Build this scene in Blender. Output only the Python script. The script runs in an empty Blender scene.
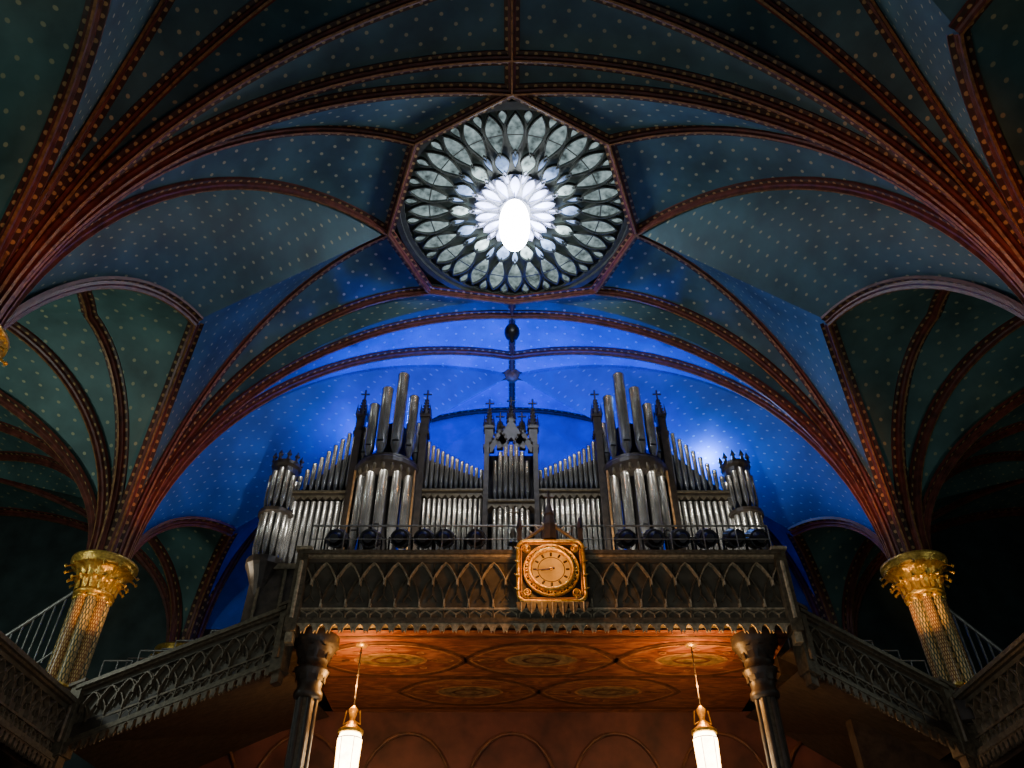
import bpy, math, random
from mathutils import Vector, Matrix
random.seed(7)
EYE=1.6
def W(x,y,h): return Vector((x,y,h+EYE))

# ---------------------------------------------------------------- materials
def newmat(name):
    m=bpy.data.materials.new(name); m.use_nodes=True
    nt=m.node_tree; b=nt.nodes['Principled BSDF']; return m,nt,b
def N(nt,t,**k):
    n=nt.nodes.new(t)
    for a,v in k.items(): setattr(n,a,v)
    return n
def simple(name,col,rough=0.6,metal=0.0,var=0.35,scale=6.0,emit=None,es=0.0,bump=0.0):
    m,nt,b=newmat(name)
    tc=N(nt,'ShaderNodeTexCoord'); no=N(nt,'ShaderNodeTexNoise'); no.inputs['Scale'].default_value=scale; no.inputs['Detail'].default_value=6
    nt.links.new(tc.outputs['Object'],no.inputs['Vector'])
    r=N(nt,'ShaderNodeValToRGB')
    r.color_ramp.elements[0].position=0.3; r.color_ramp.elements[1].position=0.7
    r.color_ramp.elements[0].color=[c*(1-var) for c in col]+[1]
    r.color_ramp.elements[1].color=[min(1,c*(1+var)) for c in col]+[1]
    nt.links.new(no.outputs['Fac'],r.inputs['Fac']); nt.links.new(r.outputs['Color'],b.inputs['Base Color'])
    b.inputs['Roughness'].default_value=rough; b.inputs['Metallic'].default_value=metal
    if bump>0:
        bp=N(nt,'ShaderNodeBump'); bp.inputs['Strength'].default_value=bump; bp.inputs['Distance'].default_value=0.05
        nt.links.new(no.outputs['Fac'],bp.inputs['Height']); nt.links.new(bp.outputs['Normal'],b.inputs['Normal'])
    if emit:
        b.inputs['Emission Color'].default_value=list(emit)+[1]; b.inputs['Emission Strength'].default_value=es
    return m
def dots(name,base,dot,sc,thr,rough=0.6,metal=0.0,rnd=0.0,var=0.3,nsc=0.7):
    """paint with a regular grid of small gilt motifs (UV in metres)"""
    m,nt,b=newmat(name)
    tc=N(nt,'ShaderNodeTexCoord')
    mp=N(nt,'ShaderNodeMapping'); mp.inputs['Rotation'].default_value=(0,0,math.radians(45) if rnd>=0 else 0)
    nt.links.new(tc.outputs['UV'],mp.inputs['Vector'])
    vo=N(nt,'ShaderNodeTexVoronoi'); vo.voronoi_dimensions='2D'; vo.inputs['Scale'].default_value=sc; vo.inputs['Randomness'].default_value=abs(rnd)
    nt.links.new(mp.outputs['Vector'],vo.inputs['Vector'])
    r=N(nt,'ShaderNodeValToRGB'); r.color_ramp.elements[0].position=thr; r.color_ramp.elements[1].position=thr*1.35
    r.color_ramp.elements[0].color=(1,1,1,1); r.color_ramp.elements[1].color=(0,0,0,1)
    nt.links.new(vo.outputs['Distance'],r.inputs['Fac'])
    no=N(nt,'ShaderNodeTexNoise'); no.inputs['Scale'].default_value=nsc; no.inputs['Detail'].default_value=8
    nt.links.new(tc.outputs['Object'],no.inputs['Vector'])
    r2=N(nt,'ShaderNodeValToRGB'); r2.color_ramp.elements[0].position=0.3; r2.color_ramp.elements[1].position=0.75
    r2.color_ramp.elements[0].color=[c*(1-var) for c in base]+[1]; r2.color_ramp.elements[1].color=[min(1,c*(1+var)) for c in base]+[1]
    nt.links.new(no.outputs['Fac'],r2.inputs['Fac'])
    mx=N(nt,'ShaderNodeMix',data_type='RGBA')
    nt.links.new(r.outputs['Color'],mx.inputs[0]); nt.links.new(r2.outputs['Color'],mx.inputs[6]); mx.inputs[7].default_value=list(dot)+[1]
    nt.links.new(mx.outputs[2],b.inputs['Base Color'])
    b.inputs['Roughness'].default_value=rough; b.inputs['Metallic'].default_value=metal
    return m

M_vault=dots('painted_vault_stars',(0.045,0.122,0.15),(0.36,0.38,0.24),2.1,0.09,var=.45)
M_bluelit=dots('vault_stars_blue_lit',(0.015,0.12,0.62),(0.2,0.38,0.7),2.1,0.085)  # vault stars again, with the blue uplighting put into the base colour
M_aisle=dots('painted_aisle_stars',(0.072,0.165,0.155),(0.35,0.38,0.22),2.0,0.09,var=.45)
M_bord=dots('gilded_rib_border',(0.055,0.026,0.016),(0.42,0.28,0.11),5.2,0.22,rough=0.5)
M_rib=simple('oxblood_rib',(0.125,0.034,0.022),0.45,0,0.5,4)
M_ribg=simple('rib_gold_line',(0.28,0.14,0.05),0.45,0.2,0.5,8)
M_gold=simple('gilt_leaf',(0.92,0.48,0.09),0.32,0.65,0.45,12,bump=0.4)
M_colp=dots('painted_column_diaper',(0.09,0.09,0.045),(0.85,0.58,0.2),5.0,0.30,rough=0.35)
M_shaft=dots('painted_colonnette',(0.26,0.10,0.03),(0.9,0.66,0.25),7,0.25,rough=0.3)
M_wood=simple('dark_carved_wood',(0.045,0.034,0.024),0.45,0,0.5,5,bump=0.3)
M_panel=simple('gallery_panel_paint',(0.12,0.105,0.07),0.5,0,0.4,3)
M_trac=simple('gallery_tracery_gilt',(0.48,0.41,0.26),0.38,0.2,0.5,10)
M_trac2=simple('gallery_tracery_bronze',(0.14,0.115,0.07),0.42,0.2,0.45,10)
M_pipe=simple('organ_pipe_metal',(0.47,0.47,0.45),0.26,0.82,0.28,3)
M_black=simple('matte_black_metal',(0.010,0.010,0.012),0.4,0.2,0.3,5)
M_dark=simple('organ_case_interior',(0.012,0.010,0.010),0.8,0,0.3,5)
M_iron=simple('grey_iron_rail',(0.30,0.30,0.27),0.4,0.5,0.3,5)
M_wall=simple('dark_teal_wall',(0.035,0.06,0.058),0.7,0,0.35,1.5)
M_bwall=simple('blue_lit_end_wall',(0.015,0.11,0.58),0.7,0,0.25,1.2)  # blue light on the end wall is put into its colour
M_lwall=simple('redbrown_lower_wall',(0.10,0.032,0.02),0.6,0,0.5,1.5)
M_floor=simple('stone_floor',(0.12,0.09,0.07),0.5,0,0.3,2)
M_lens=simple('stage_light_lens',(0.10,0.11,0.13),0.08,0.3,0.2,5)

def soffit_mat():
    m,nt,b=newmat('painted_soffit_wood')
    tc=N(nt,'ShaderNodeTexCoord')
    mp=N(nt,'ShaderNodeMapping'); mp.inputs['Scale'].default_value=(0.45,1.5,1); nt.links.new(tc.outputs['Object'],mp.inputs['Vector'])
    no=N(nt,'ShaderNodeTexNoise'); no.inputs['Scale'].default_value=2.2; no.inputs['Detail'].default_value=8; no.inputs['Distortion'].default_value=2.4
    nt.links.new(mp.outputs['Vector'],no.inputs['Vector'])
    r=N(nt,'ShaderNodeValToRGB'); e=r.color_ramp.elements
    e[0].position=0.35; e[0].color=(0.13,0.04,0.018,1); e[1].position=0.66; e[1].color=(0.42,0.17,0.065,1)
    k=e.new(0.5); k.color=(0.25,0.08,0.036,1)
    nt.links.new(no.outputs['Fac'],r.inputs['Fac']); nt.links.new(r.outputs['Color'],b.inputs['Base Color'])
    b.inputs['Roughness'].default_value=0.33
    return m
M_soff=soffit_mat()
M_sofline=simple('soffit_painted_border',(0.12,0.05,0.022),0.5,0,0.6,4)
M_sofgold=simple('soffit_gilt_line',(0.42,0.22,0.08),0.4,0.1,0.6,4)
M_sofgreen=simple('soffit_painted_medallion',(0.22,0.15,0.065),0.45,0,0.6,5)

def emis(name,col,st,noise=0.0,scale=3,fall=None):
    m=bpy.data.materials.new(name); m.use_nodes=True; nt=m.node_tree; nt.nodes.clear()
    o=N(nt,'ShaderNodeOutputMaterial'); e=N(nt,'ShaderNodeEmission'); e.inputs['Color'].default_value=list(col)+[1]; e.inputs['Strength'].default_value=st
    if noise>0:
        tc=N(nt,'ShaderNodeTexCoord'); no=N(nt,'ShaderNodeTexNoise'); no.inputs['Scale'].default_value=scale; no.inputs['Detail'].default_value=6
        nt.links.new(tc.outputs['Object'],no.inputs['Vector'])
        mr=N(nt,'ShaderNodeMapRange'); mr.inputs[1].default_value=0.3; mr.inputs[2].default_value=0.7
        mr.inputs[3].default_value=st*(1-noise); mr.inputs[4].default_value=st*(1+noise)
        nt.links.new(no.outputs['Fac'],mr.inputs[0]); out=mr.outputs[0]
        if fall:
            # lamp glare put into the glass: emission rises toward the given centre
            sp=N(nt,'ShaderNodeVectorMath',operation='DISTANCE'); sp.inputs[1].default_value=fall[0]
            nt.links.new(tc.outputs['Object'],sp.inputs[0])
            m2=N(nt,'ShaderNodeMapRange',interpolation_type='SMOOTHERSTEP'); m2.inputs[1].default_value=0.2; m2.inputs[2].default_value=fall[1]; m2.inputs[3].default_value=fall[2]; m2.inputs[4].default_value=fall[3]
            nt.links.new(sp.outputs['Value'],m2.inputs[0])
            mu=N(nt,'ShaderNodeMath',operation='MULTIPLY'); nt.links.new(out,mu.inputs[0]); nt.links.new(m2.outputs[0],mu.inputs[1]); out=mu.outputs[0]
        nt.links.new(out,e.inputs['Strength'])
    nt.links.new(e.outputs[0],o.inputs[0]); return m
FC=((0.08,16.2,21.4+EYE),2.6,16.0,0.55)  # centre and reach of the lamp glare put into the glass
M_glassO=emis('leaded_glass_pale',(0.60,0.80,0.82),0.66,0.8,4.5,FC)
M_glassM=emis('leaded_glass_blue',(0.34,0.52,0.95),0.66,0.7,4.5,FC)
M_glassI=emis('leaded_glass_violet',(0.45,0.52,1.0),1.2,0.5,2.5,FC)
M_lead=simple('window_tracery_dark',(0.05,0.06,0.05),0.6,0,0.3,4)
M_leadhalo=simple('window_hub_tracery_halo',(0.42,0.45,0.55),0.6,0,0.3,4)  # tracery paled around the lamp, its halo put into the colour
M_bulb=emis('floodlamp_glass',(0.90,0.93,1.0),42)
M_lampglow=emis('frosted_lamp_glass',(1.0,0.72,0.42),24,0.3,6)
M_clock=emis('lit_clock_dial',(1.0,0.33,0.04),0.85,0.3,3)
M_clkmark=simple('clock_numerals',(0.03,0.01,0.005),0.5)

# ---------------------------------------------------------------- mesh builder
class MB:
    def __init__(s): s.v=[];s.f=[];s.m=[];s.uv=[];s.sm=[];s.mats=[]
    def mi(s,mat):
        if mat not in s.mats: s.mats.append(mat)
        return s.mats.index(mat)
    def add(s,vs,fs,mat,uvs=None,smooth=False):
        o=len(s.v); s.v.extend([tuple(v) for v in vs]); k=s.mi(mat)
        for i,f in enumerate(fs):
            s.f.append([o+a for a in f]); s.m.append(k); s.sm.append(smooth)
            s.uv.append([uvs[a] for a in f] if uvs else [(0,0)]*len(f))
    def box(s,x0,x1,y0,y1,h0,h1,mat):
        vs=[W(x,y,h) for h in (h0,h1) for y in (y0,y1) for x in (x0,x1)]
        s.add(vs,[(0,2,3,1),(4,5,7,6),(0,1,5,4),(2,6,7,3),(0,4,6,2),(1,3,7,5)],mat)
    def tube(s,p0,p1,r0,r1=None,n=12,mat=None,caps=True,smooth=True,uvr=None):
        if r1 is None: r1=r0
        p0=Vector(p0);p1=Vector(p1); d=(p1-p0).normalized()
        a=Vector((1,0,0)) if abs(d.x)<0.9 else Vector((0,1,0))
        u=d.cross(a).normalized(); w=d.cross(u)
        vs=[];uv=[];L=(p1-p0).length
        for p,r,l in ((p0,r0,0),(p1,r1,L)):
            for i in range(n):
                t=2*math.pi*i/n; vs.append(p+u*math.cos(t)*r+w*math.sin(t)*r); uv.append((t*max(r0,r1),l))
        s.add(vs,[(i,(i+1)%n,n+(i+1)%n,n+i) for i in range(n)],mat,uv,smooth)
        if caps:
            s.add(vs[:n],[tuple(range(n-1,-1,-1))],mat); s.add(vs[n:],[tuple(range(n))],mat)
    def lathe(s,x,y,prof,n,mat,smooth=True,sy=1.0):
        vs=[];uv=[];k=n
        for r,h in prof:
            for i in range(k):
                t=2*math.pi*i/n; vs.append(W(x+math.cos(t)*r,y+math.sin(t)*r*sy,h)); uv.append((t*0.45,h))
        fs=[]
        for j in range(len(prof)-1):
            for i in range(n):
                a=j*k+i; b=j*k+(i+1)%k
                fs.append((a,b,b+k,a+k))
        s.add(vs,fs,mat,uv,smooth)
    def grid(s,rows,mat,uvs=None,smooth=True):
        nr=len(rows);nc=len(rows[0]); vs=[p for r in rows for p in r]
        uv=[p for r in uvs for p in r] if uvs else None
        s.add(vs,[(i*nc+j,i*nc+j+1,(i+1)*nc+j+1,(i+1)*nc+j) for i in range(nr-1) for j in range(nc-1)],mat,uv,smooth)
    def build(s,name,parent=None):
        me=bpy.data.meshes.new(name); me.from_pydata(s.v,[],s.f)
        for m in s.mats: me.materials.append(m)
        me.polygons.foreach_set('material_index',s.m); me.polygons.foreach_set('use_smooth',s.sm)
        ul=me.uv_layers.new(name='UVMap'); flat=[c for f in s.uv for p in f for c in p]; ul.data.foreach_set('uv',flat)
        me.update(); o=bpy.data.objects.new(name,me); bpy.context.collection.objects.link(o)
        if parent: o.parent=parent
        return o
def empty(name):
    e=bpy.data.objects.new(name,None); bpy.context.collection.objects.link(e); return e

# ---------------------------------------------------------------- vault
NS=22
def ribcurve(S,E,pw=1.0,off=0.35):
    S=Vector(S);E=Vector(E)
    d=Vector((E.x-S.x,E.y-S.y,0)); L=d.length; d.normalize()
    S2=S+d*min(off,L*0.3); L2=(Vector((E.x,E.y,0))-Vector((S2.x,S2.y,0))).length
    pts=[];nor=[]
    for i in range(NS+1):
        a=math.pi/2*i/NS; s=1-math.cos(a); f=math.sin(a)**pw
        p=Vector((S2.x+d.x*L2*s,S2.y+d.y*L2*s,S2.z+(E.z-S2.z)*f)); pts.append(p)
    for i in range(NS+1):
        t=(pts[min(i+1,NS)]-pts[max(i-1,0)]).normalized()
        ts=t.dot(d); th=t.z
        nor.append((d*th+Vector((0,0,-ts))).normalized())
    return pts,nor
RIBP=[(-.25,-.05),(-.25,.05),(-.13,.06),(-.12,.15),(-.055,.18),(-.035,.27),(.035,.27),(.055,.18),(.12,.15),(.13,.06),(.25,.05),(.25,-.05)]
RIBM=[M_rib,M_bord,M_rib,M_rib,M_rib,M_ribg,M_rib,M_rib,M_rib,M_bord,M_rib]
def sweep(mb,pts,nor,sc=1.0,prof=RIBP,mm=RIBM):
    sc*=0.84
    n=len(pts); L=[0]
    for i in range(1,n): L.append(L[-1]+(pts[i]-pts[i-1]).length)
    fr=[]
    for i in range(n):
        t=(pts[min(i+1,n-1)]-pts[max(i-1,0)]).normalized(); nn=(nor[i]-t*nor[i].dot(t)).normalized(); b=t.cross(nn)
        fr.append((pts[i]+Vector((0,0,EYE)),nn,b))
    for k in range(len(prof)-1):
        r0=[];r1=[];u0=[];u1=[]
        for i in range(n):
            p,nn,b=fr[i]
            r0.append(p+b*prof[k][0]*sc+nn*prof[k][1]*sc); r1.append(p+b*prof[k+1][0]*sc+nn*prof[k+1][1]*sc)
            u0.append((L[i],prof[k][0]*sc)); u1.append((L[i],prof[k+1][0]*sc))
        mb.grid([r0,r1],mm[k],[u0,u1],smooth=False)
def web(mb,A,B,mat):
    n=len(A); nc=6; rows=[];uvs=[]; LL=[0]*(nc+1); prev=None
    for i in range(n):
        w=(A[i]-B[i]).length; r=[];u=[]
        for j in range(nc+1):
            t=j/nc; p=A[i].lerp(B[i],t)+Vector((0,0,EYE)); r.append(p)
            if prev: LL[j]+=(p-prev[j]).length
            u.append((LL[j],(t-0.5)*w))
        rows.append(r);uvs.append(u);prev=r
    mb.grid(rows,mat,uvs)
HS=10.65; HC=21.2
vault=MB(); ribs=MB()
def fan(S,targets,side=1):
    cs=[]
    for T in targets:
        E=T[0]; o=T[1] if len(T)>1 else {}
        c=ribcurve(S,E,o.get('pw',1.0)); cs.append(c)
        if o.get('rib',True): sweep(ribs,c[0],c[1],o.get('sc',1.0))
    for i in range(len(cs)-1):
        o=targets[i][1] if len(targets[i])>1 else {}
        w=o.get('web',M_vault)
        if w: web(vault,cs[i][0],cs[i+1][0],w)
for sd in (-1,1):
    S0=((-10.5 if sd<0 else 10.9),10.8,HS); S1=((-11.25 if sd<0 else 11.1),20,HS); S2=(sd*11.0,26,HS); Sm=(sd*10.8,1.6,HS)
    P=(sd*8.8,15.7,16.0) ; Pn=((-8.1,6.8,16.2) if sd<0 else (9.0,7.5,16.0)); P2=(sd*9.2,23.0,13.6)
    A=dict(web=M_aisle); Bm=dict(web=M_bluelit)
    fan(Sm,[((0,1.6,HC),),((sd*4.1,3.8,HC),),(Pn,)])
    fan(S0,[(Pn,dict(pw=1.15)),((sd*4.1,3.8,HC),),((sd*2.9,7.2,HC),),((0,8.4,HC),),((0,10.7,HC),),((0,11.7,HC),),((sd*2.9,13.3,HC),),((sd*4.1,16.7,HC),),(P,dict(pw=1.35))])
    fan(S1,[(P,dict(pw=1.1)),((sd*4.1,16.7,HC),),((sd*2.95,19.3,HC),),((0,19.8,HC),dict(rib=False)),((0,20.5,HC),dict(web=M_bluelit)),((0,22.7,HC),Bm),((0,23.8,HC),dict(web=M_bluelit,rib=False)),(P2,)])
    fan(S2,[((0,26,HC),dict(web=M_bluelit,sc=.7)),((0,23.8,HC),dict(web=M_bluelit,sc=1.0)),(P2,)])
    hx=16.3
    def out(x,y,h=hx): return (sd*x,y,h)
    fan(S1,[(P,dict(rib=False,web=M_aisle,pw=1.1)),(out(11.9,15.7),A),(out(14.6,15.7),A),(out(20,15.7),A),(out(20,20),A),(out(20,23),A),(out(13.5,23,14.6),A),(P2,dict(rib=False))])
    fan(S0,[(P,dict(rib=False,web=M_aisle,pw=1.35)),(out(11.9,15.7),A),(out(14.6,15.7),A),(out(20,15.7),A),(out(20,10.8),A),(out(20,6.2),A),(out(13,6.5),A),(Pn,dict(rib=False,pw=1.15))])
    fan(Sm,[(Pn,dict(rib=False,web=M_aisle)),(out(13,6.5),A),(out(20,6.2),A),(out(20,1.6),)])
    fan(S2,[(P2,dict(rib=False,web=M_aisle)),(out(13.5,23,14.6),A),(out(20,23),A),(out(20,26),)])
vault.build('vaulted_ceiling')
def straight(a,b,n=6,down=(0,0,-1),sc=1.0):
    a=Vector(a);b=Vector(b); sweep(ribs,[a.lerp(b,i/n) for i in range(n+1)],[Vector(down)]*(n+1),sc)
OCT=[(0,11.7),(2.9,13.3),(4.1,16.7),(2.95,19.3),(0,19.8),(-2.95,19.3),(-4.1,16.7),(-2.9,13.3)]
for i in range(8):
    a=OCT[i];b=OCT[(i+1)%8]; straight((a[0],a[1],HC),(b[0],b[1],HC),sc=0.9)
OC2=[(0,8.4),(2.9,7.2),(4.1,3.8)]
for sg in (-1,1):
    for i in range(2):
        a=OC2[i];b=OC2[i+1]; straight((sg*a[0],a[1],HC),(sg*b[0],b[1],HC))
straight((0,8.4,HC),(0,11.7,HC)); straight((0,19.8,HC),(0,26,HC),sc=0.6)
ribs.build('vault_ribs')
mb=MB(); mb.add([W(-4.3,1,HC+.3),W(4.3,1,HC+.3),W(4.3,8.6,HC+.3),W(-4.3,8.6,HC+.3)],[(0,1,2,3)],M_lead); mb.build('ceiling')

# ---------------------------------------------------------------- rose window
rose=MB(); RC=(0.1,15.98); RR=3.62
RH=HC+0.12
def rp(r,a,dh=0): return W(RC[0]+math.sin(a)*r*1.02,RC[1]+math.cos(a)*r*1.03,RH+dh)
rose.add([W(x*1.03,y,RH+.25) for x,y in OCT],[tuple(range(8))],M_lead)
def petal(r0,r1,a,hw,mat,bar,peak=0.62,n=12,sh=.75,tm=None):
    tm=tm or M_lead
    L=[];Rr=[]
    for i in range(n+1):
        t=i/n
        w=hw*(math.sin(math.pi*t**(math.log(0.5)/math.log(peak)))**sh if 0<t<1 else 0)
        r=r0+(r1-r0)*t; L.append((r,a-w/r)); Rr.append((r,a+w/r))
    loop=L+Rr[-2:0:-1]
    rose.add([rp(r,aa,.10) for r,aa in loop],[tuple(range(len(loop)))],mat)
    m=len(loop)
    pts=[rp(r,aa,0) for r,aa in loop]; c=sum(pts,Vector())/m
    ins=[p+(c-p).normalized()*bar*0.3 for p in pts]; out=[p-(c-p).normalized()*bar for p in pts]
    up=Vector((0,0,.14))
    vs=ins+out+[p+up for p in ins]+[p+up for p in out]
    fs=[]
    for i in range(m):
        j=(i+1)%m; fs+= [(i,j,m+j,m+i),(i,2*m+i,2*m+j,j),(m+i,m+j,3*m+j,3*m+i)]
    rose.add(vs,fs,tm)
def ring(r,w,h=0.16,n=64,dh=0,tm=None):
    vs=[]
    for rr,z in ((r-w/2,0),(r+w/2,0),(r+w/2,h),(r-w/2,h)):
        for i in range(n): vs.append(rp(rr,2*math.pi*i/n,z+dh))
    rose.add(vs,[(k*n+i,k*n+(i+1)%n,((k+1)%4)*n+(i+1)%n,((k+1)%4)*n+i) for k in range(4) for i in range(n)],tm or M_lead)
# hub plate behind the inner lights, paled with the lamp's halo
rose.add([rp(1.28,2*math.pi*i/48,.16) for i in range(48)],[tuple(range(48))],M_leadhalo)
nO=28
for i in range(nO):
    a=2*math.pi*i/nO; a2=a+math.pi/nO
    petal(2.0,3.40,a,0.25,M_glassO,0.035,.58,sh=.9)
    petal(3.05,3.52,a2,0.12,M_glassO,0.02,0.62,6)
    rose.add([rp(2.72,a-.09,.02),rp(2.72,a+.09,.02),rp(2.76,a+.09,.02),rp(2.76,a-.09,.02)],[(0,1,2,3)],M_lead)
for i in range(14):
    a=2*math.pi*i/14
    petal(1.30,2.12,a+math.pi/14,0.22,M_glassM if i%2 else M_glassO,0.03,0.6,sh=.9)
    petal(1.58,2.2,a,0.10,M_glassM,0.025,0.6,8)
    petal(0.5,1.30,a,0.15,M_glassI,0.02,0.62,tm=M_leadhalo)
    petal(1.0,1.5,a+math.pi/14,0.07,M_glassI,0.02,0.5,6,tm=M_leadhalo)
for r,w in ((3.60,.14),): ring(r,w)
ring(.46,.05,tm=M_leadhalo)
ring(3.76,.18,.3,dh=-.12)
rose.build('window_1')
lamp=MB()
lx,ly,lh=0.08,15.9,20.5
lamp.lathe(lx,ly,[(0.02,lh+.34),(.33,lh+.27),(.48,lh+.08),(.49,lh-.1),(.37,lh-.28),(.02,lh-.36)],28,M_bulb,sy=2.0)
for sg in (-1,1): lamp.tube(W(lx,ly+sg*.6,lh+.25),W(lx,ly+sg*.6,RH+.1),0.02,n=6,mat=M_black)
lamp.lathe(lx,ly,[(0.02,lh+.46),(.15,lh+.42),(.24,lh+.33),(.24,lh+.28)],16,M_black,sy=2.0)
lamp.build('hanging_flood_lamp')

mb=MB()
mb.tube(W(0,20.4,20.95),W(0,20.4,20.5),.02,n=6,mat=M_black)
mb.lathe(0,20.4,[(.02,20.5),(.2,20.44),(.27,20.28),(.27,20.08),(.2,19.92),(.07,19.85),(.07,19.7),(.02,19.66)],14,M_black)
mb.tube(W(0,20.4,19.7),W(0,20.4,19.1),.015,n=6,mat=M_black)
mb.build('hanging_loudspeaker')
mb=MB(); mb.lathe(0,23.8,[(.02,20.85),(.18,20.9),(.3,21.05),(.36,21.2)],12,M_ribg); mb.build('vault_boss')

# ---------------------------------------------------------------- columns
def column(x,y,name='nave_column'):
    mb=MB()
    mb.lathe(x,y,[(.34,-1.6),(.34,9.9)],24,M_colp)
    for i in range(8):
        a=2*math.pi*(i+.5)/8; cx=x+math.cos(a)*.35; cy=y+math.sin(a)*.35
        mb.lathe(cx,cy,[(.12,-1.6),(.12,9.75)],12,M_shaft if i%2 else M_colp)
        for h in (7.3,9.68): mb.lathe(cx,cy,[(.125,h-.06),(.16,h-.03),(.16,h+.03),(.125,h+.06)],12,M_gold)
    mb.lathe(x,y,[(.62,6.3),(.78,6.4),(.78,6.85),(.66,6.95),(.70,7.05),(.5,7.2),(.48,7.25)],8,M_wood,smooth=False)
    mb.lathe(x,y,[(.44,9.72),(.53,9.77),(.50,9.84),(.47,9.9),(.50,10.15),(.63,10.4),(.74,10.5),(.82,10.56),(.78,10.62),(.87,10.66),(.87,10.74),(.3,10.76)],32,M_gold)
    for tier,(hb,ht,r0,r1,n,w) in enumerate(((9.85,10.17,.47,.68,14,.10),(10.08,10.5,.52,.87,14,.12))):
        for i in range(n):
            a=2*math.pi*(i+0.5*tier)/n; ca,sa=math.cos(a),math.sin(a)
            rows=[]
            for k in range(7):
                t=k/6; r=r0+(r1-r0)*t**2+.03; h=hb+(ht-hb)*math.sin(t*2.2)
                ww=w*(0.6+0.6*math.sin(math.pi*min(1,t*0.9+.1)))*(1-0.55*t**3)
                row=[]
                for q in (-1,-.5,0,.5,1):
                    rr=r+(.035*(1-abs(q)))+0.02*math.sin(q*9); row.append(W(x+ca*rr-sa*q*ww,y+sa*rr+ca*q*ww,h))
                rows.append(row)
            mb.grid(rows,M_gold)
            tip=rows[-1][2]; 
            vs=[tip+Vector((math.cos(j*1.57)*.05*ca- (math.sin(j*1.57))*.05*sa, math.cos(j*1.57)*.05*sa+math.sin(j*1.57)*.05*ca,0)) for j in range(4)]
            mb.add(vs+[tip+Vector((0,0,.06)),tip+Vector((0,0,-.07))],[(0,1,4),(1,2,4),(2,3,4),(3,0,4),(1,0,5),(2,1,5),(3,2,5),(0,3,5)],M_gold)
    return mb.build(name)
for x,y in ((-11.25,20),(11.1,20),(-10.5,10.8),(10.9,10.8),(-11,26),(11,26),(-10.8,1.6),(10.8,1.6)): column(x,y)

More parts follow.
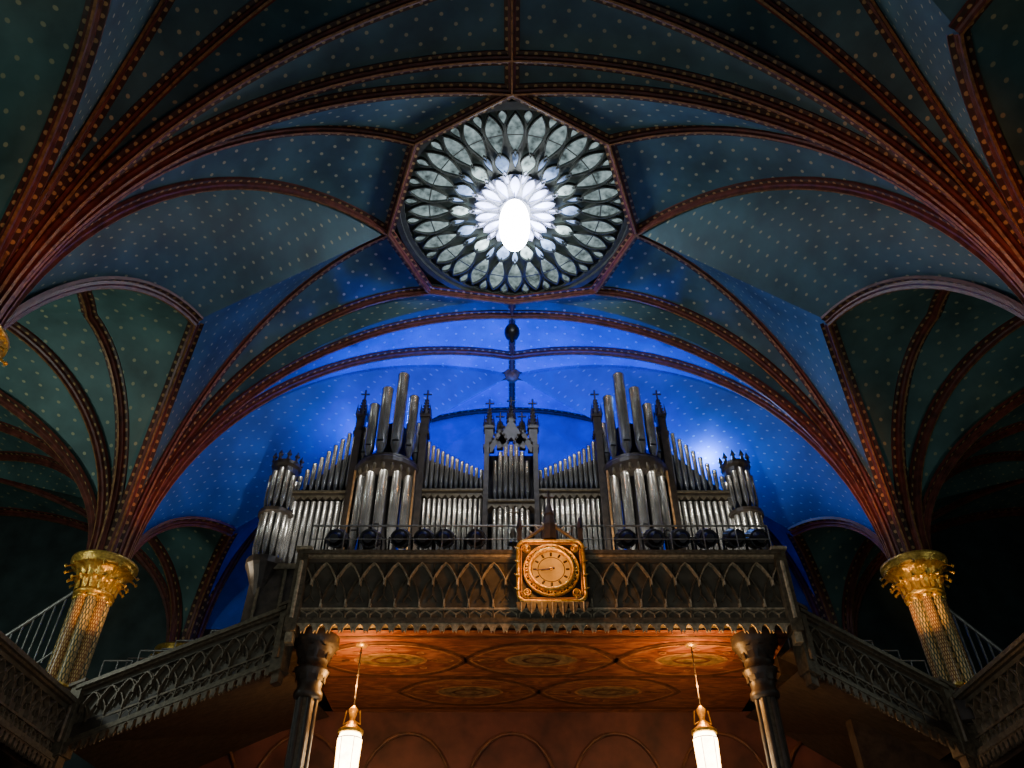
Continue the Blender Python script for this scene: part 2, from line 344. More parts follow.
# ---------------------------------------------------------------- balustrades
def balustrade(name,p0,p1,h0,h1,ht=1.45,unit=0.62,flip=1,fringe=True,mt=None):
    mt=mt or M_trac
    a=Vector((p0[0],p0[1],0)); b=Vector((p1[0],p1[1],0)); L=(b-a).length; d=(b-a)/L; nrm=Vector((d.y,-d.x,0))*flip
    def P(s,h,q): 
        v=a+d*s+nrm*q; return W(v.x,v.y,h0+(h1-h0)*s/L+h)
    mb=MB()
    def bar(pts,w,q0,q1,mat):
        for i in range(len(pts)-1):
            s0,g0=pts[i];s1,g1=pts[i+1]; dx,dy=s1-s0,g1-g0; l=math.hypot(dx,dy) or 1; nx,ny=-dy/l*w/2,dx/l*w/2
            vs=[P(s0+nx,g0+ny,q0),P(s1+nx,g1+ny,q0),P(s1+nx*.5,g1+ny*.5,q1),P(s0+nx*.5,g0+ny*.5,q1),P(s0-nx*.5,g0-ny*.5,q1),P(s1-nx*.5,g1-ny*.5,q1),P(s1-nx,g1-ny,q0),P(s0-nx,g0-ny,q0)]
            mb.add(vs,[(0,1,2,3),(3,2,5,4),(4,5,6,7)],mat)
    def bx(s0,s1,g0,g1,q0,q1,mat):
        vs=[P(s,g,q) for g in (g0,g1) for q in (q0,q1) for s in (s0,s1)]
        mb.add(vs,[(0,2,3,1),(4,5,7,6),(0,1,5,4),(2,6,7,3),(0,4,6,2),(1,3,7,5)],mat)
    bx(0,L,.1,ht-.1,-.12,0,M_panel)
    bx(0,L,ht-.10,ht,-.25,.28,M_trac2); bx(0,L,ht-.16,ht-.10,-.2,.2,mt); bx(0,L,ht-.26,ht-.16,-.12,.10,M_panel)
    bx(0,L,.06,.16,-.15,.14,M_trac2); bx(0,L,0,.06,-.15,.2,M_trac2); bx(0,L,.40,.45,0,.07,mt)
    n=max(1,round(L/unit)); u=L/n
    top=ht-.26
    for i in range(n+1):
        s=i*u
        for sg in (-1,1):
            pts=[]
            for k in range(9):
                t=k/8; g=.45+(top-.45)*(t**0.8)
                ss=s+sg*u*(t**1.7)
                if ss<-1e-3 or ss>L+1e-3: break
                pts.append((ss,g))
            if len(pts)>1: bar(pts,.05,0,.09,M_trac2 if fringe and ht>1.5 else mt)
        bar([(s,.16),(s,.40)],.05,0,.07,M_trac2)
        bar([(s,.45),(s,.66)],.07,0,.11,mt)
        if i<n:
            m=s+u/2
            bar([(s+.05*u,.16),(s+.05*u,.3),(m-.25*u,.39),(m,.30),(m,.16)],.03,0,.05,mt)
            bar([(m,.30),(m+.25*u,.39),(s+.95*u,.3),(s+.95*u,.16)],.03,0,.05,mt)
            bar([(m-.2*u,.62),(m,.80),(m+.2*u,.62)],.035,0,.06,M_trac2)
            bar([(m,.80),(m,top)],.03,0,.05,M_trac2)
            # ogee crests under the cornice, ending in gilt drops
            q=(top-.45)*.42
            bar([(s,top-.02),(s+.18*u,top-.25*q),(m-.1*u,top-.7*q),(m,top-q),(m+.1*u,top-.7*q),(s+.82*u,top-.25*q),(s+u,top-.02)],.05,.03,.14,mt)
            bar([(m,top-q+.02),(m,top-q-.14)],.07,.03,.16,mt)
            if fringe:
                for hh in (0,1):
                    c0=s+hh*u/2; c1=c0+u/2; cm=(c0+c1)/2
                    prof=[(c0,0),(c0,-.16),(c0+.04,-.24),(c0+.07*1,-.12),(cm-.05,-.06),(cm,-.02),(cm+.05,-.06),(c1-.07,-.12),(c1-.04,-.24),(c1,-.16),(c1,0)]
                    vs=[P(x,g,.12) for x,g in prof]+[P(x,g,.18) for x,g in prof]; m2=len(prof)
                    mb.add(vs,[tuple(range(m2-1,-1,-1)),tuple(range(m2,2*m2))]+[(k,(k+1)%m2,m2+(k+1)%m2,m2+k) for k in range(m2)],mt)
    for s in (0,L):
        bx(s-.14,s+.14,-.2,ht+.02,-.2,.24,M_trac2); bx(s-.2,s+.2,ht+.02,ht+.1,-.26,.3,mt); bx(s-.09,s+.09,-.45,-.2,-.1,.15,mt); 
        bar([(s,.1),(s,ht-.3)],.1,.24,.29,mt)
    return mb.build(name)
GX0,GX1=-5.3,6.8; GY=18.4
M_side=simple('side_tracery_bronze',(0.15,0.115,0.07),0.42,0.2,0.45,10)
balustrade('gallery_parapet',(GX0,GY),(GX1,GY),8.25,8.25,1.92,0.62)
balustrade('side_stair_parapet',(-10.5,19.7),(GX0-.2,18.7),5.8,7.4,1.42,0.42,mt=M_side)
balustrade('side_stair_parapet',(GX1+.2,18.7),(10.5,19.7),7.35,5.8,1.42,0.42,mt=M_side)
balustrade('aisle_gallery_parapet',(-10.7,-4),(-10.7,19.7),5.5,5.5,1.4,0.42,mt=M_side)
balustrade('aisle_gallery_parapet',(10.9,19.7),(10.9,-4),5.6,5.6,1.4,0.42,mt=M_side)

mb=MB(); mb.box(GX0,GX1,GY+.1,26,8.25,9.0,M_wood); mb.build('organ_gallery_floor')
sf=MB()
sf.add([W(GX0,GY+.15,8.22),W(GX1,GY+.15,8.22),W(GX1,24.3,8.22),W(GX0,24.3,8.22)],[(0,3,2,1)],M_soff)
def oval(cx,cy,rx,ry,w,mat,h=8.2,pt=0.0,n=48,fill=None):
    o=[];i_=[]
    for k in range(n):
        a=2*math.pi*k/n; c,s=math.cos(a),math.sin(a)
        sx=math.copysign(abs(c)**(1-pt*.3),c); sy=math.copysign(abs(s)**(1+pt),s)
        o.append(W(cx+sx*rx,cy+sy*ry,h)); i_.append(W(cx+sx*(rx-w),cy+sy*(ry-w),h))
    sf.add(o+i_,[(k,n+k,n+(k+1)%n,(k+1)%n) for k in range(n)],mat)
    if fill: sf.add([p+Vector((0,0,.006)) for p in i_],[tuple(range(n-1,-1,-1))],fill)
gx=(GX0+GX1)/2
for yy,offs,rx,ry in ((20.35,0,2.05,1.15),(22.6,1,2.05,1.1)):
    for k in range(-2,3):
        cx=gx+k*3.9+offs*1.95
        if GX0+1.9<cx<GX1-1.9:
            oval(cx,yy,rx,ry,.13,M_sofline,pt=0.7); oval(cx,yy,rx-.2,ry-.17,.05,M_sofgold,h=8.195,pt=.7)
            oval(cx,yy,.95,.46,.08,M_sofgold,pt=0.1,fill=M_sofgreen); oval(cx,yy,.5,.24,.1,M_sofline,h=8.19,pt=.5)
            for sg in (-1,1):
                oval(cx+sg*1.35,yy,.3,.13,.05,M_sofgold,h=8.19,pt=.5)
                for r in range(5):
                    a=r*math.pi/4; oval(cx+math.cos(a)*1.15,yy+sg*math.sin(a)*.68,.10,.07,.035,M_sofgold,h=8.19)
for yy in (18.95,21.5,23.9):
    sf.add([W(GX0,yy-.06,8.205),W(GX1,yy-.06,8.205),W(GX1,yy+.06,8.205),W(GX0,yy+.06,8.205)],[(0,3,2,1)],M_sofline)
sf.build('gallery_soffit')
for sd in (-1,1):
    mb=MB()
    xin=GX0-.1 if sd<0 else GX1+.1
    x0,x1=(sd*10.5,xin)
    mb.add([W(x0,19.6,5.9),W(x1,18.8,7.4),W(x1,26,8.3),W(x0,26,6.0),W(x0,19.6,6.3),W(x1,18.8,8.0),W(x1,26,9.0),W(x0,26,6.6)],[(0,3,2,1),(4,5,6,7),(0,1,5,4),(2,3,7,6)],M_wood)
    mb.build('side_stair_floor')
    mb=MB()
    for r in range(4):
        yy=20.2+r*1.2; 
        for k in range(6):
            t=(k+.5)/6; xx=x0+(x1-x0)*t; hh=6.9+(8.5-6.9)*t+.55*r
            mb.box(xx-.36,xx+.36,yy,yy+.5,hh-.6,hh+.45,M_wood); mb.box(xx-.34,xx+.34,yy+.45,yy+.52,hh+.4,hh+.95,M_side)
            mb.tube(W(xx-.36,yy-.1,hh+1.05),W(xx+.36,yy-.1,hh+1.05),.025,n=6,mat=M_iron)
            for q in (-.36,0,.36): mb.tube(W(xx+q,yy-.1,hh),W(xx+q,yy-.1,hh+1.05),.018,n=6,mat=M_iron)
    mb.build('gallery_benches')
    mb=MB(); a,b=(sd*20,sd*10.9); mb.box(min(a,b),max(a,b),-5,26,5.3,5.7,M_wood); mb.build('aisle_gallery_floor')
    mb=MB()
    A=Vector((-13.9,21,9.05));B=Vector((-11.9,21,10.9))
    if sd>0: A=Vector((13.6,21,8.2));B=Vector((11.6,21,10.6))
    n=9
    for k in range(n+1):
        p=A.lerp(B,k/n); mb.tube(W(p.x,p.y,p.z),W(p.x,p.y,p.z-1.9),.03,n=6,mat=M_iron)
    mb.tube(W(*A),W(*B),.06,n=8,mat=M_iron); mb.tube(W(A.x,A.y,A.z-1.8),W(B.x,B.y,B.z-1.8),.04,n=8,mat=M_iron)
    mb.box(min(A.x,B.x)-3,max(A.x,B.x),20.9,21.3,5.7,7.2,M_wood)
    mb.build('stair_railing')

def gcol(x,y):
    mb=MB()
    mb.lathe(x,y,[(.2,-1.6),(.2,6.8)],16,M_side)
    for i in range(6):
        a=i*math.pi/3; mb.lathe(x+.2*math.cos(a),y+.2*math.sin(a),[(.07,-1.6),(.07,6.8)],8,M_wood)
    mb.lathe(x,y,[(.26,6.7),(.34,6.75),(.34,6.85),(.28,6.95),(.3,7.1),(.40,7.35),(.42,7.4),(.32,7.45),(.34,7.6),(.50,7.95),(.56,8.0),(.56,8.25)],16,M_wood)
    for tier,(h,r) in enumerate(((7.1,.34),(7.6,.40))):
        for i in range(10):
            a=2*math.pi*(i+.5*tier)/10; ca,sa=math.cos(a),math.sin(a)
            rows=[[W(x+ca*(r+.12*t*t)-sa*q*.09*(1-t*.5),y+sa*(r+.12*t*t)+ca*q*.09*(1-t*.5),h+.3*math.sin(t*2.1)) for q in (-1,0,1)] for t in (0,.25,.5,.75,1)]
            mb.grid(rows,M_wood)
    mb.build('gallery_column')
gcol(-4.8,19.0); gcol(5.95,19.0)

for x in (-3.76,4.48):
    e=empty('pendant_lantern'); y=19.4
    mb=MB()
    mb.lathe(x,y,[(.02,4.9),(.15,4.95),(.25,5.1),(.28,5.95),(.23,6.08)],12,M_lampglow); mb.build('glass_shade',e)
    mb=MB()
    mb.tube(W(x,y,6.5),W(x,y,8.2),.016,n=6,mat=M_wood)
    mb.lathe(x,y,[(.24,6.06),(.30,6.08),(.30,6.14),(.15,6.25),(.06,6.4),(.12,6.62),(.02,6.72)],16,M_gold)
    for i in range(5): mb.lathe(x,y,[(.02,6.85+i*.28),(.035,6.89+i*.28),(.02,6.93+i*.28)],8,M_wood)
    for i in range(6):
        a=i*math.pi/3; mb.tube(W(x+.29*math.cos(a),y+.29*math.sin(a),5.95),W(x+.26*math.cos(a),y+.26*math.sin(a),5.1),.01,n=5,mat=M_gold)
    for h in (5.1,5.95): mb.lathe(x,y,[(.285,h-.012),(.295,h),(.285,h+.012)],16,M_gold)
    mb.lathe(x,y,[(.02,8.14),(.14,8.17),(.16,8.22)],12,M_gold)
    for sg in (-1,1): mb.tube(W(x,y,6.4),W(x+sg*.2,y,6.28),.014,n=5,mat=M_gold); mb.tube(W(x+sg*.2,y,6.28),W(x+sg*.16,y,6.6),.014,n=5,mat=M_gold)
    mb.build('lantern_frame',e)
    l=bpy.data.lights.new('lantern_light','POINT'); l.energy=240; l.color=(1.0,.45,.11); l.shadow_soft_size=.2
    o=bpy.data.objects.new('lantern_light',l); o.location=W(x,y-.1,7.2); o.parent=e; bpy.context.collection.objects.link(o)

# ---------------------------------------------------------------- clock
ck=empty('gallery_clock'); cx,cy,ch=0.97,17.95,9.5
mb=MB()
def cp(x,h,q=0): return W(cx+x,cy+q,ch+h)
def disc(r,q,mat,n=40): mb.add([cp(math.cos(2*math.pi*i/n)*r,math.sin(2*math.pi*i/n)*r,q) for i in range(n)],[tuple(range(n))],mat)
def tor(r,w,q0,q1,mat,n=40,c=(0,0)):
    vs=[]
    for rr,q in ((r-w/2,q0),(r-w/4,q1),(r+w/4,q1),(r+w/2,q0)):
        vs+=[cp(c[0]+math.cos(2*math.pi*i/n)*rr,c[1]+math.sin(2*math.pi*i/n)*rr,q) for i in range(n)]
    mb.add(vs,[(k*n+i,k*n+(i+1)%n,(k+1)*n+(i+1)%n,(k+1)*n+i) for k in range(3) for i in range(n)],mat,smooth=True)
mb.box(cx-.82,cx+.82,cy+.06,cy+.4,ch-.82,ch+.80,M_wood)
def rrect(hw,cr,w,q0,q1,mat):
    pts=[]
    for (sx,sy,a0) in ((1,1,0),(-1,1,90),(-1,-1,180),(1,-1,270)):
        for k in range(7):
            a=math.radians(a0+k*15); pts.append((sx*(hw-cr)+math.cos(a)*cr,sy*(hw-cr)+math.sin(a)*cr))
    n=len(pts)
    for i in range(n):
        p,q=pts[i],pts[(i+1)%n]; mb.tube(cp(p[0],p[1],(q0+q1)/2),cp(q[0],q[1],(q0+q1)/2),w,n=8,mat=mat)
rrect(.82,.2,.05,-.05,.05,M_gold); rrect(.74,.16,.022,-.02,.04,M_sofgold)
disc(.48,-.04,M_clock); tor(.54,.11,0,-.14,M_gold); tor(.68,.05,.02,-.08,M_gold)
for i in range(24):
    a=2*math.pi*i/24; tor(.045,.03,.0,-.07,M_gold,8,(math.cos(a)*.61,math.sin(a)*.61))
for sx in (-1,1):
    for sh in (-1,1):
        tor(.085,.035,.04,-.05,M_gold,14,(sx*.60,sh*.60)); tor(.03,.03,.04,-.07,M_gold,10,(sx*.60,sh*.60))
        for k in range(3):
            a=math.atan2(sh,sx)+(k-1)*.9; mb.tube(cp(sx*.60+math.cos(a)*.09,sh*.60+math.sin(a)*.09,0),cp(sx*.60+math.cos(a)*.17,sh*.60+math.sin(a)*.17,0),.03,.008,n=6,mat=M_gold)
    for k in range(4):
        mb.tube(cp(sx*.79,-.55+k*.37,-.05),cp(sx*.92,-.47+k*.37,-.02),.035,.01,n=5,mat=M_gold)
for i in range(12):
    a=2*math.pi*i/12; x,h=math.sin(a),math.cos(a); mb.tube(cp(x*.36,h*.36,-.06),cp(x*.45,h*.45,-.06),.028,n=4,mat=M_clkmark)
tor(.33,.02,-.05,-.06,M_clkmark); 
for ang,l,w in ((264,.40,.022),(258,.26,.034)):
    a=math.radians(ang); mb.tube(cp(-math.sin(a)*.08,-math.cos(a)*.08,-.09),cp(math.sin(a)*l,math.cos(a)*l,-.09),w,.01,n=5,mat=M_clkmark)
mb.tube(cp(0,0,-.05),cp(0,0,-.11),.04,n=10,mat=M_gold)
for i in range(7):
    x=-.75+i*.25; l=.26+.14*(1-abs(i-3)/3)
    mb.add([cp(x-.125,-.86,-.05),cp(x+.125,-.86,-.05),cp(x+.09,-.86-l*.6,-.05),cp(x,-.86-l,-.05),cp(x-.09,-.86-l*.6,-.05)],[(0,1,2,3,4)],M_trac2)
    mb.tube(cp(x,-.86,-.07),cp(x,-.86-l,-.07),.02,n=5,mat=M_trac)
for sg in (-1,1):
    mb.tube(cp(sg*.62,.86,0),cp(0,1.35,0),.045,n=6,mat=M_trac2)
    mb.box(cx+sg*.78-.06,cx+sg*.78+.06,cy,cy+.12,ch+.86,ch+1.2,M_wood); mb.lathe(cx+sg*.78,cy+.06,[(.09,ch+1.2),(.02,ch+1.55)],4,M_wood,smooth=False)
    for k in range(1,4):
        t=k/4; c=cp(sg*.62*(1-t),.86+.49*t+.06,0); mb.tube(c,c+Vector((sg*.05,0,.08)),.035,.01,n=5,mat=M_trac)
mb.lathe(cx,cy+.1,[(.22,ch+.86),(.2,ch+1.3),(.12,ch+1.6),(.14,ch+1.65),(.05,ch+2.0),(.03,ch+2.4)],8,M_wood,smooth=False)
mb.tube(cp(-.12,2.2,.1),cp(.12,2.2,.1),.025,n=5,mat=M_wood)
mb.build('clock_case',ck)
l=bpy.data.lights.new('clock_light','POINT'); l.energy=95; l.color=(1,.38,.07); l.shadow_soft_size=.2
o=bpy.data.objects.new('clock_light',l); o.location=cp(-.3,.1,-1.0); o.parent=ck; bpy.context.collection.objects.link(o)

# ---------------------------------------------------------------- rail & stage lights on gallery
mb=MB()
for h,r in ((11.15,.03),(10.75,.015)): mb.tube(W(GX0,18.6,h),W(GX1,18.6,h),r,n=6,mat=M_iron)
for k in range(15): 
    x=GX0+(GX1-GX0)*k/14; mb.tube(W(x,18.6,10.1),W(x,18.6,11.15),.018,n=6,mat=M_iron)
mb.build('gallery_handrail')
first=None
for x in (-4.72,-3.82,-3.0,-2.38,-1.82,-.97,3.08,3.83,4.53,5.25,6.0,6.6):
    if first is None:
        mb=MB()
        a=Vector((0,-.18,10.90+EYE)); b=Vector((0,.24,11.13+EYE))
        mb.tube(a,b,.25,.27,n=18,mat=M_black); mb.tube(a+(a-b)*.02,a+(a-b)*.35,.2,.12,n=16,mat=M_black)
        for k in range(12):
            t=2*math.pi*k/12; 
            mb.tube(a.lerp(b,.1)+Vector((math.cos(t)*.25,0,math.sin(t)*.25)),a.lerp(b,.9)+Vector((math.cos(t)*.27,0,math.sin(t)*.27)),.03,n=4,mat=M_black)
        mb.tube(b,b+(b-a)*.04,.22,n=16,mat=M_lens)
        for s in (-1,1): mb.tube(Vector((s*.31,.05,10.53+EYE)),Vector((s*.31,.05,11.06+EYE)),.03,n=5,mat=M_black)
        mb.tube(Vector((-.31,.05,10.53+EYE)),Vector((.31,.05,10.53+EYE)),.03,n=5,mat=M_black); mb.tube(Vector((0,.05,9.0+EYE)),Vector((0,.05,10.53+EYE)),.035,n=6,mat=M_black)
        first=mb.build('stage_light'); first.location=(x,19.0,0)
    else:
        o=bpy.data.objects.new('stage_light',first.data); o.location=(x,19.0,0); bpy.context.collection.objects.link(o)

# ---------------------------------------------------------------- organ
og=empty('pipe_organ'); pp=MB(); cs=MB()
OY=21.5
def pipe(x,y,hb,ht,r,foot=.5):
    pp.lathe(x,y,[(r*.25,hb),(r*.98,hb+foot),(r,hb+foot+.02),(r,ht-.02),(r*1.06,ht-.02),(r*1.06,ht),(r*.85,ht),(r*.85,ht-.3)],14,M_pipe)
    y2=y-r*.86
    pp.add([W(x-r*.55,y2-.02,hb+foot+.02),W(x+r*.55,y2-.02,hb+foot+.02),W(x+r*.5,y2-r*.2,hb+foot+r*.45),W(x-r*.5,y2-r*.2,hb+foot+r*.45)],[(0,1,2,3)],M_black)
    pp.add([W(x-r*.55,y2-r*.12,hb+foot+r*.45),W(x+r*.55,y2-r*.12,hb+foot+r*.45),W(x,y2-r*.18,hb+foot+r*1.9)],[(0,1,2)],M_pipe)
def pinnacle(x,y,h0,h1,w=.16):
    hm=h0+(h1-h0)*.42
    cs.box(x-w,x+w,y-w,y+w,h0,hm,M_wood)
    for h in (h0,hm-.05): cs.box(x-w*1.3,x+w*1.3,y-w*1.3,y+w*1.3,h-.04,h+.08,M_wood)
    for s in ((-1,-1),(1,-1),(-1,1),(1,1)): cs.lathe(x+s[0]*w*1.1,y+s[1]*w*1.1,[(.055,hm),(.0,hm+.5)],4,M_wood,smooth=False)
    cs.lathe(x,y,[(w*1.1,hm),(.03,h1-.25)],8,M_wood,smooth=False)
    for k in range(1,6):
        t=k/6; r=w*1.1*(1-t)+.03; h=hm+(h1-.25-hm)*t
        for a in range(4):
            cs.lathe(x+math.cos(a*1.57+.78)*r,y+math.sin(a*1.57+.78)*r,[(.0,h-.04),(.05,h),(.0,h+.07)],5,M_wood)
    cs.tube(W(x,y,h1-.3),W(x,y,h1+.1),.035,n=5,mat=M_wood); cs.tube(W(x-.15,y,h1-.08),W(x+.15,y,h1-.08),.035,n=5,mat=M_wood)
def crown(x,y,r,h,n=10):
    cs.lathe(x,y,[(r*.8,h-.45),(r,h-.3),(r,h-.1),(r*1.12,h),(r*1.12,h+.12),(r*1.02,h+.12)],16,M_wood,smooth=False)
    for i in range(n):
        a=2*math.pi*i/n; cs.lathe(x+math.cos(a)*r*1.07,y+math.sin(a)*r*1.07,[(.07,h+.1),(.05,h+.25),(.09,h+.3),(.0,h+.52)],5,M_wood,smooth=False)
    cs.lathe(x,y,[(r*.5,h),(r*.3,h+.3),(.08,h+.45)],10,M_wood)
def impost(x0,x1,y,h,t=.22):
    cs.box(x0,x1,y-.22,y+.3,h,h+t*.45,M_wood); cs.box(x0,x1,y-.28,y+.3,h+t*.45,h+t*.7,M_trac2); cs.box(x0,x1,y-.2,y+.3,h+t*.7,h+t,M_wood)
    n=max(2,int(abs(x1-x0)/.22)); 
    for k in range(n):
        a=x0+(x1-x0)*k/n;b=x0+(x1-x0)*(k+1)/n; m=(a+b)/2
        cs.add([W(a,y-.23,h),W(b,y-.23,h),W(b,y-.23,h-.18),W(m,y-.23,h-.04),W(a,y-.23,h-.18)],[(0,1,2,3,4)],M_trac2)
for sd in (-1,1):
    X=lambda v: sd*v-.03
    tx,ty=X(7.3),OY-.05
    for k in range(7):
        a=math.radians(-90+(k-3)*30); px,py=tx+math.cos(a)*.40,ty+math.sin(a)*.40
        pipe(px,py,13.3,14.75-.1*abs(k-3),.08,.3); pipe(px,py,11.6,13.1,.08,.35)
    crown(tx,ty,.42,14.95); cs.lathe(tx,ty,[(.25,11.5),(.25,14.9)],12,M_dark)
    cs.lathe(tx,ty,[(.42,13.07),(.54,13.13),(.54,13.25),(.42,13.3)],16,M_wood,smooth=False)
    cs.lathe(tx,ty,[(.05,9.9),(.25,10.6),(.3,10.8),(.5,11.3),(.56,11.4),(.56,11.6),(.42,11.62)],16,M_wood,smooth=False)
    n=9
    for k in range(n):
        t=k/(n-1); x=X(6.8-1.55*t); pipe(x,OY,14.1,14.7+2.0*t,.074,.3)
        pipe(x,OY,11.4,13.75,.076,.5)
    a,b=sorted((X(6.95),X(5.1))); impost(a,b,OY,13.85)
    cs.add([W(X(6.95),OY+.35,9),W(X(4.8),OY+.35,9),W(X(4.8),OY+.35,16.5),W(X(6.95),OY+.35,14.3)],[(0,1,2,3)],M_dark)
    bx_,by=X(4.0),OY+.1; R=.88
    for k,(an,tp,rr) in enumerate(((-80,16.8,.15),(-50,17.7,.17),(-18,18.5,.195),(14,17.85,.185),(45,17.3,.17),(78,16.6,.15))):
        a=math.radians(-90+an*sd); pipe(bx_+math.cos(a)*R,by+math.sin(a)*R*.9,15.05,tp,rr,.45)
    for k in range(7):
        a=math.radians(-90+(k-3)*28); pipe(bx_+math.cos(a)*R,by+math.sin(a)*R*.9,11.5,14.45,.15,.9)
    cs.lathe(bx_,by,[(.7,14.35),(1.0,14.45),(1.06,14.55),(1.12,14.7),(1.12,14.85),(1.03,14.95),(1.03,15.02),(.3,15.05)],24,M_wood,smooth=False)
    for k in range(24):
        a=2*math.pi*k/24; cs.lathe(bx_+math.cos(a)*1.07,by+math.sin(a)*1.07,[(0,14.3),(.07,14.45),(.05,14.6)],5,M_trac2)
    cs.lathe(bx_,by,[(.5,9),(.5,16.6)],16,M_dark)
    cs.lathe(bx_,by,[(.6,9.9),(1.1,10.9),(1.18,11.1),(1.18,11.4),(1.05,11.45),(.2,11.5)],24,M_wood,smooth=False)
    for xx in (5.1,2.92):
        cs.box(X(xx)-.11,X(xx)+.11,OY-.3,OY+.2,9,16.4,M_wood); pinnacle(X(xx),OY-.1,16.3,18.2,.14)
    for xx in (4.95,3.05): cs.tube(W(X(xx),OY-.5,11.4),W(X(xx),OY-.5,14.6),.035,n=8,mat=M_sofgold)
    n=12
    for k in range(n):
        t=k/(n-1); x=X(2.74-1.78*t); pipe(x,OY,14.15,16.1-1.15*t**.8,.062,.25); pipe(x,OY,11.4,13.85,.064,.5)
    a,b=sorted((X(2.85),X(.85))); impost(a,b,OY,13.92)
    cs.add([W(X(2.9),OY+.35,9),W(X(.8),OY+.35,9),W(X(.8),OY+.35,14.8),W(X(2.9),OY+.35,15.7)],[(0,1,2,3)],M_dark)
    cs.box(X(.80)-.08,X(.80)+.08,OY-.35,OY+.2,9,15.7,M_wood); pinnacle(X(.74),OY-.15,15.7,17.75,.14)
for k in range(7):
    t=(k-3)/3; pipe(-.03+t*.52,OY-.15-.15*(1-t*t),13.65,15.75-.55*t*t,.07,.3); pipe(-.03+t*.52,OY-.15-.15*(1-t*t),11.4,13.35,.07,.4)
impost(-.75,.7,OY-.2,13.4)
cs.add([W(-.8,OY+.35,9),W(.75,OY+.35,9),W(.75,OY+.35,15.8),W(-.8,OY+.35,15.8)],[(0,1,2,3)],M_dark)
for cxx,w,h0,h1 in ((-.03,.46,15.8,16.9),(-.42,.30,15.65,16.4),(.36,.30,15.65,16.4)):
    cs.add([W(cxx-w,OY-.35,h0-.2),W(cxx-w*.8,OY-.35,h0-.2),W(cxx,OY-.35,h0+.25),W(cxx+w*.8,OY-.35,h0-.2),W(cxx+w,OY-.35,h0-.2),W(cxx+w,OY-.35,h0+.1),W(cxx,OY-.35,h1),W(cxx-w,OY-.35,h0+.1)],[(0,1,2,7),(2,6,7),(2,3,4,5),(2,5,6)],M_wood)
    for s in (-1,1):
        for q in range(4):
            t=q/4; cs.lathe(cxx+s*w*(1-t),OY-.36,[(.0,h0+.1+(h1-h0-.1)*t),(.055,h0+.16+(h1-h0-.1)*t),(0,h0+.26+(h1-h0-.1)*t)],5,M_wood)
pinnacle(-.03,OY-.1,16.2,17.9,.11); pinnacle(-.40,OY-.1,15.8,17.2,.08); pinnacle(.34,OY-.1,15.8,17.2,.08)
cs.box(-7.6,7.55,OY-.25,OY+1.6,9,11.35,M_wood)
for k in range(22):
    x=-7.3+k*14.6/21; cs.box(x-.04,x+.04,OY-.31,OY-.25,9,11.3,M_trac2)
cs.box(-7.7,7.65,OY-.35,OY+.5,11.25,11.42,M_trac2)
pp.build('organ_pipes',og); cs.build('organ_case',og)
mb=MB(); mb.tube(W(.03,19.3,9),W(.03,19.3,12.2),.025,n=6,mat=M_trac2); mb.tube(W(-.14,19.3,12.0),W(.20,19.3,12.0),.025,n=6,mat=M_trac2); mb.lathe(.03,19.3,[(.15,11.0),(.05,11.15),(.1,11.3),(.03,11.5)],8,M_trac2); mb.build('processional_cross')

# ---------------------------------------------------------------- shell
mb=MB(); mb.box(-21,21,-12,27,-1.8,-1.6,M_floor); mb.build('floor')
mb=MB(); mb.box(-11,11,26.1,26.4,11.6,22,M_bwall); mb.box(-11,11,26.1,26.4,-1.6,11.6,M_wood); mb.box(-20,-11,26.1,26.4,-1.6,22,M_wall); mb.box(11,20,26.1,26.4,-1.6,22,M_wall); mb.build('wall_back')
mb=MB(); mb.box(-10.6,10.6,24.3,24.6,-1.6,8.25,M_lwall)
for k in range(7):
    x=-9+k*3; 
    pts=[]
    for i in range(13):
        a=math.pi*i/12; pts.append(W(x+math.cos(a)*1.3,24.22,5.9+math.sin(a)*1.7))
    for i in range(12): mb.tube(pts[i],pts[i+1],.05,n=6,mat=M_sofline)
    mb.tube(pts[0],W(x+1.3,24.22,-1.6),.05,n=6,mat=M_sofline); mb.tube(pts[-1],W(x-1.3,24.22,-1.6),.05,n=6,mat=M_sofline)
mb.build('wall_under_gallery')
for sd,nm in ((-1,'wall_left'),(1,'wall_right')):
    mb=MB(); a,b=sorted((sd*20,sd*20.3)); mb.box(a,b,-12,26.4,-1.6,17,M_wall)
    for yy in (4,8.6,13.2,17.8,22.4):
        pts=[];r=1.9
        for i in range(17):
            t=i/16; s=-1+2*t; pts.append(W(sd*19.9,yy+s*r,11+2.6*(1-abs(s)**1.8)))
        for i in range(16): mb.tube(pts[i],pts[i+1],.12,n=6,mat=M_ribg)
        for s in (-1,1): mb.tube(W(sd*19.9,yy+s*r,5.7),W(sd*19.9,yy+s*r,11),.12,n=8,mat=M_ribg)
    mb.build(nm)

# ---------------------------------------------------------------- lights
def pt(name,loc,e,col,r=.3):
    l=bpy.data.lights.new(name,'POINT'); l.energy=e; l.color=col; l.shadow_soft_size=r
    o=bpy.data.objects.new(name,l); o.location=W(*loc); bpy.context.collection.objects.link(o); return o
def spot(name,loc,tgt,e,col,ang=60,r=.15,bl=.6):
    l=bpy.data.lights.new(name,'SPOT'); l.energy=e; l.color=col; l.spot_size=math.radians(ang); l.spot_blend=bl; l.shadow_soft_size=r
    o=bpy.data.objects.new(name,l); o.location=W(*loc); d=W(*tgt)-W(*loc); o.rotation_euler=d.to_track_quat('-Z','Y').to_euler(); bpy.context.collection.objects.link(o); return o
BL=(0.004,0.07,1.0)
spot('blue_uplight',(-4.2,23.2,14.8),(-3.0,22.4,21),2500,BL,112,bl=1)
spot('blue_uplight',(4.2,23.2,14.8),(3.0,22.4,21),1900,BL,112,bl=1)
spot('blue_uplight',(0,23.5,15.0),(0,23.7,21),1900,BL,115,bl=1)
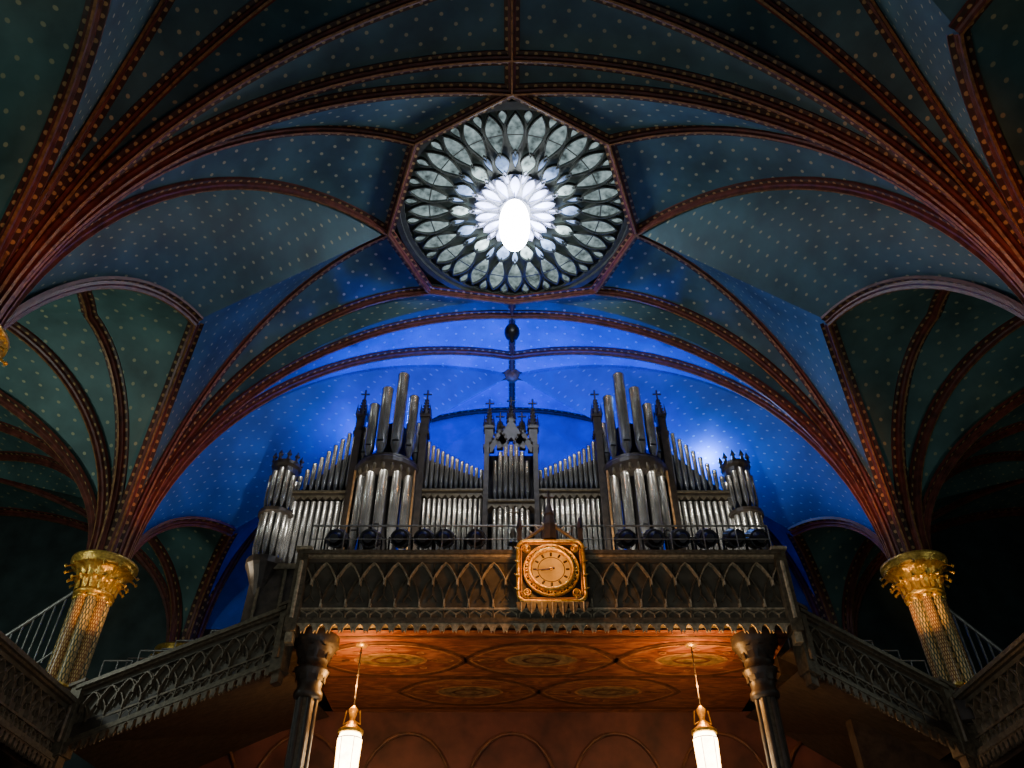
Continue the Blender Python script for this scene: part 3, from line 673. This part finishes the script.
pt('blue_cove_lamp',(6.5,22.4,16.1),260,(0.10,0.34,1.0),.1)
pt('blue_cove_lamp',(-5.4,21.9,17.0),90,(0.01,0.12,1.0),.1)
spot('rose_daylight',(0,15.8,20.0),(0,15.8,0),260,(.70,.82,1.0),150,1.0)
for x,y,s,e in ((-11.25,20,1,1.0),(11.1,20,-1,1.4),(-10.5,10.8,1,.7),(10.9,10.8,-1,1.05)):
    spot('capital_uplight',(x+s*1.5,y-1.0,9.2),(x+s*1.35,y-.2,15.0),680*e,(1.0,.25,.07),46,.1,1)
    spot('capital_spot',(x+s*2.2,y-2.2,8.2),(x,y,9.8),350*e,(1.0,.52,.16),38,.1,.8)
for loc,e in (((0,4,4),210),((-7,9,5),115),((7,9,5),115),((0,12,3.5),200)):
    pt('nave_fill_light',loc,e,(.82,.88,.95),.8)  # unseen fill lights added to lift the nave, no chandeliers modelled
pt('aisle_fill_light',(-15,15,10),330,(.88,1.0,.93),.4); pt('aisle_fill_light',(-13.5,7.5,10),150,(.85,1.0,.9),.4)  # unseen point lights added to brighten the aisle vaults
pt('aisle_fill_light',(14,15,9.5),60,(.85,1.0,.95),.4)
pt('stair_fill_light',(-8.2,21.0,11.2),22,(1,.8,.55),.15); pt('stair_fill_light',(9,21.0,11.2),9,(1,.8,.55),.15)  # weak warm fill added so the gallery benches show
for x in (-6.2,-3.2,3.2,6.2): spot('organ_floodlight',(x,19.6,11.1),(x*.98,21.5,13.6),210,(1,.93,.82),90,.12)
spot('organ_floodlight',(0,19.6,11.0),(0,21.5,13.4),140,(1,.93,.82),90,.12)

w=bpy.data.worlds.new('World'); bpy.context.scene.world=w; w.use_nodes=True
w.node_tree.nodes['Background'].inputs[0].default_value=(.3,.42,.5,1); w.node_tree.nodes['Background'].inputs[1].default_value=0.033

cam=bpy.data.cameras.new('Camera'); cam.sensor_width=36; cam.lens=36*800/1024
co=bpy.data.objects.new('Camera',cam); co.location=(0,0,EYE); co.rotation_euler=(math.radians(90+41),0,0)
bpy.context.collection.objects.link(co); bpy.context.scene.camera=co
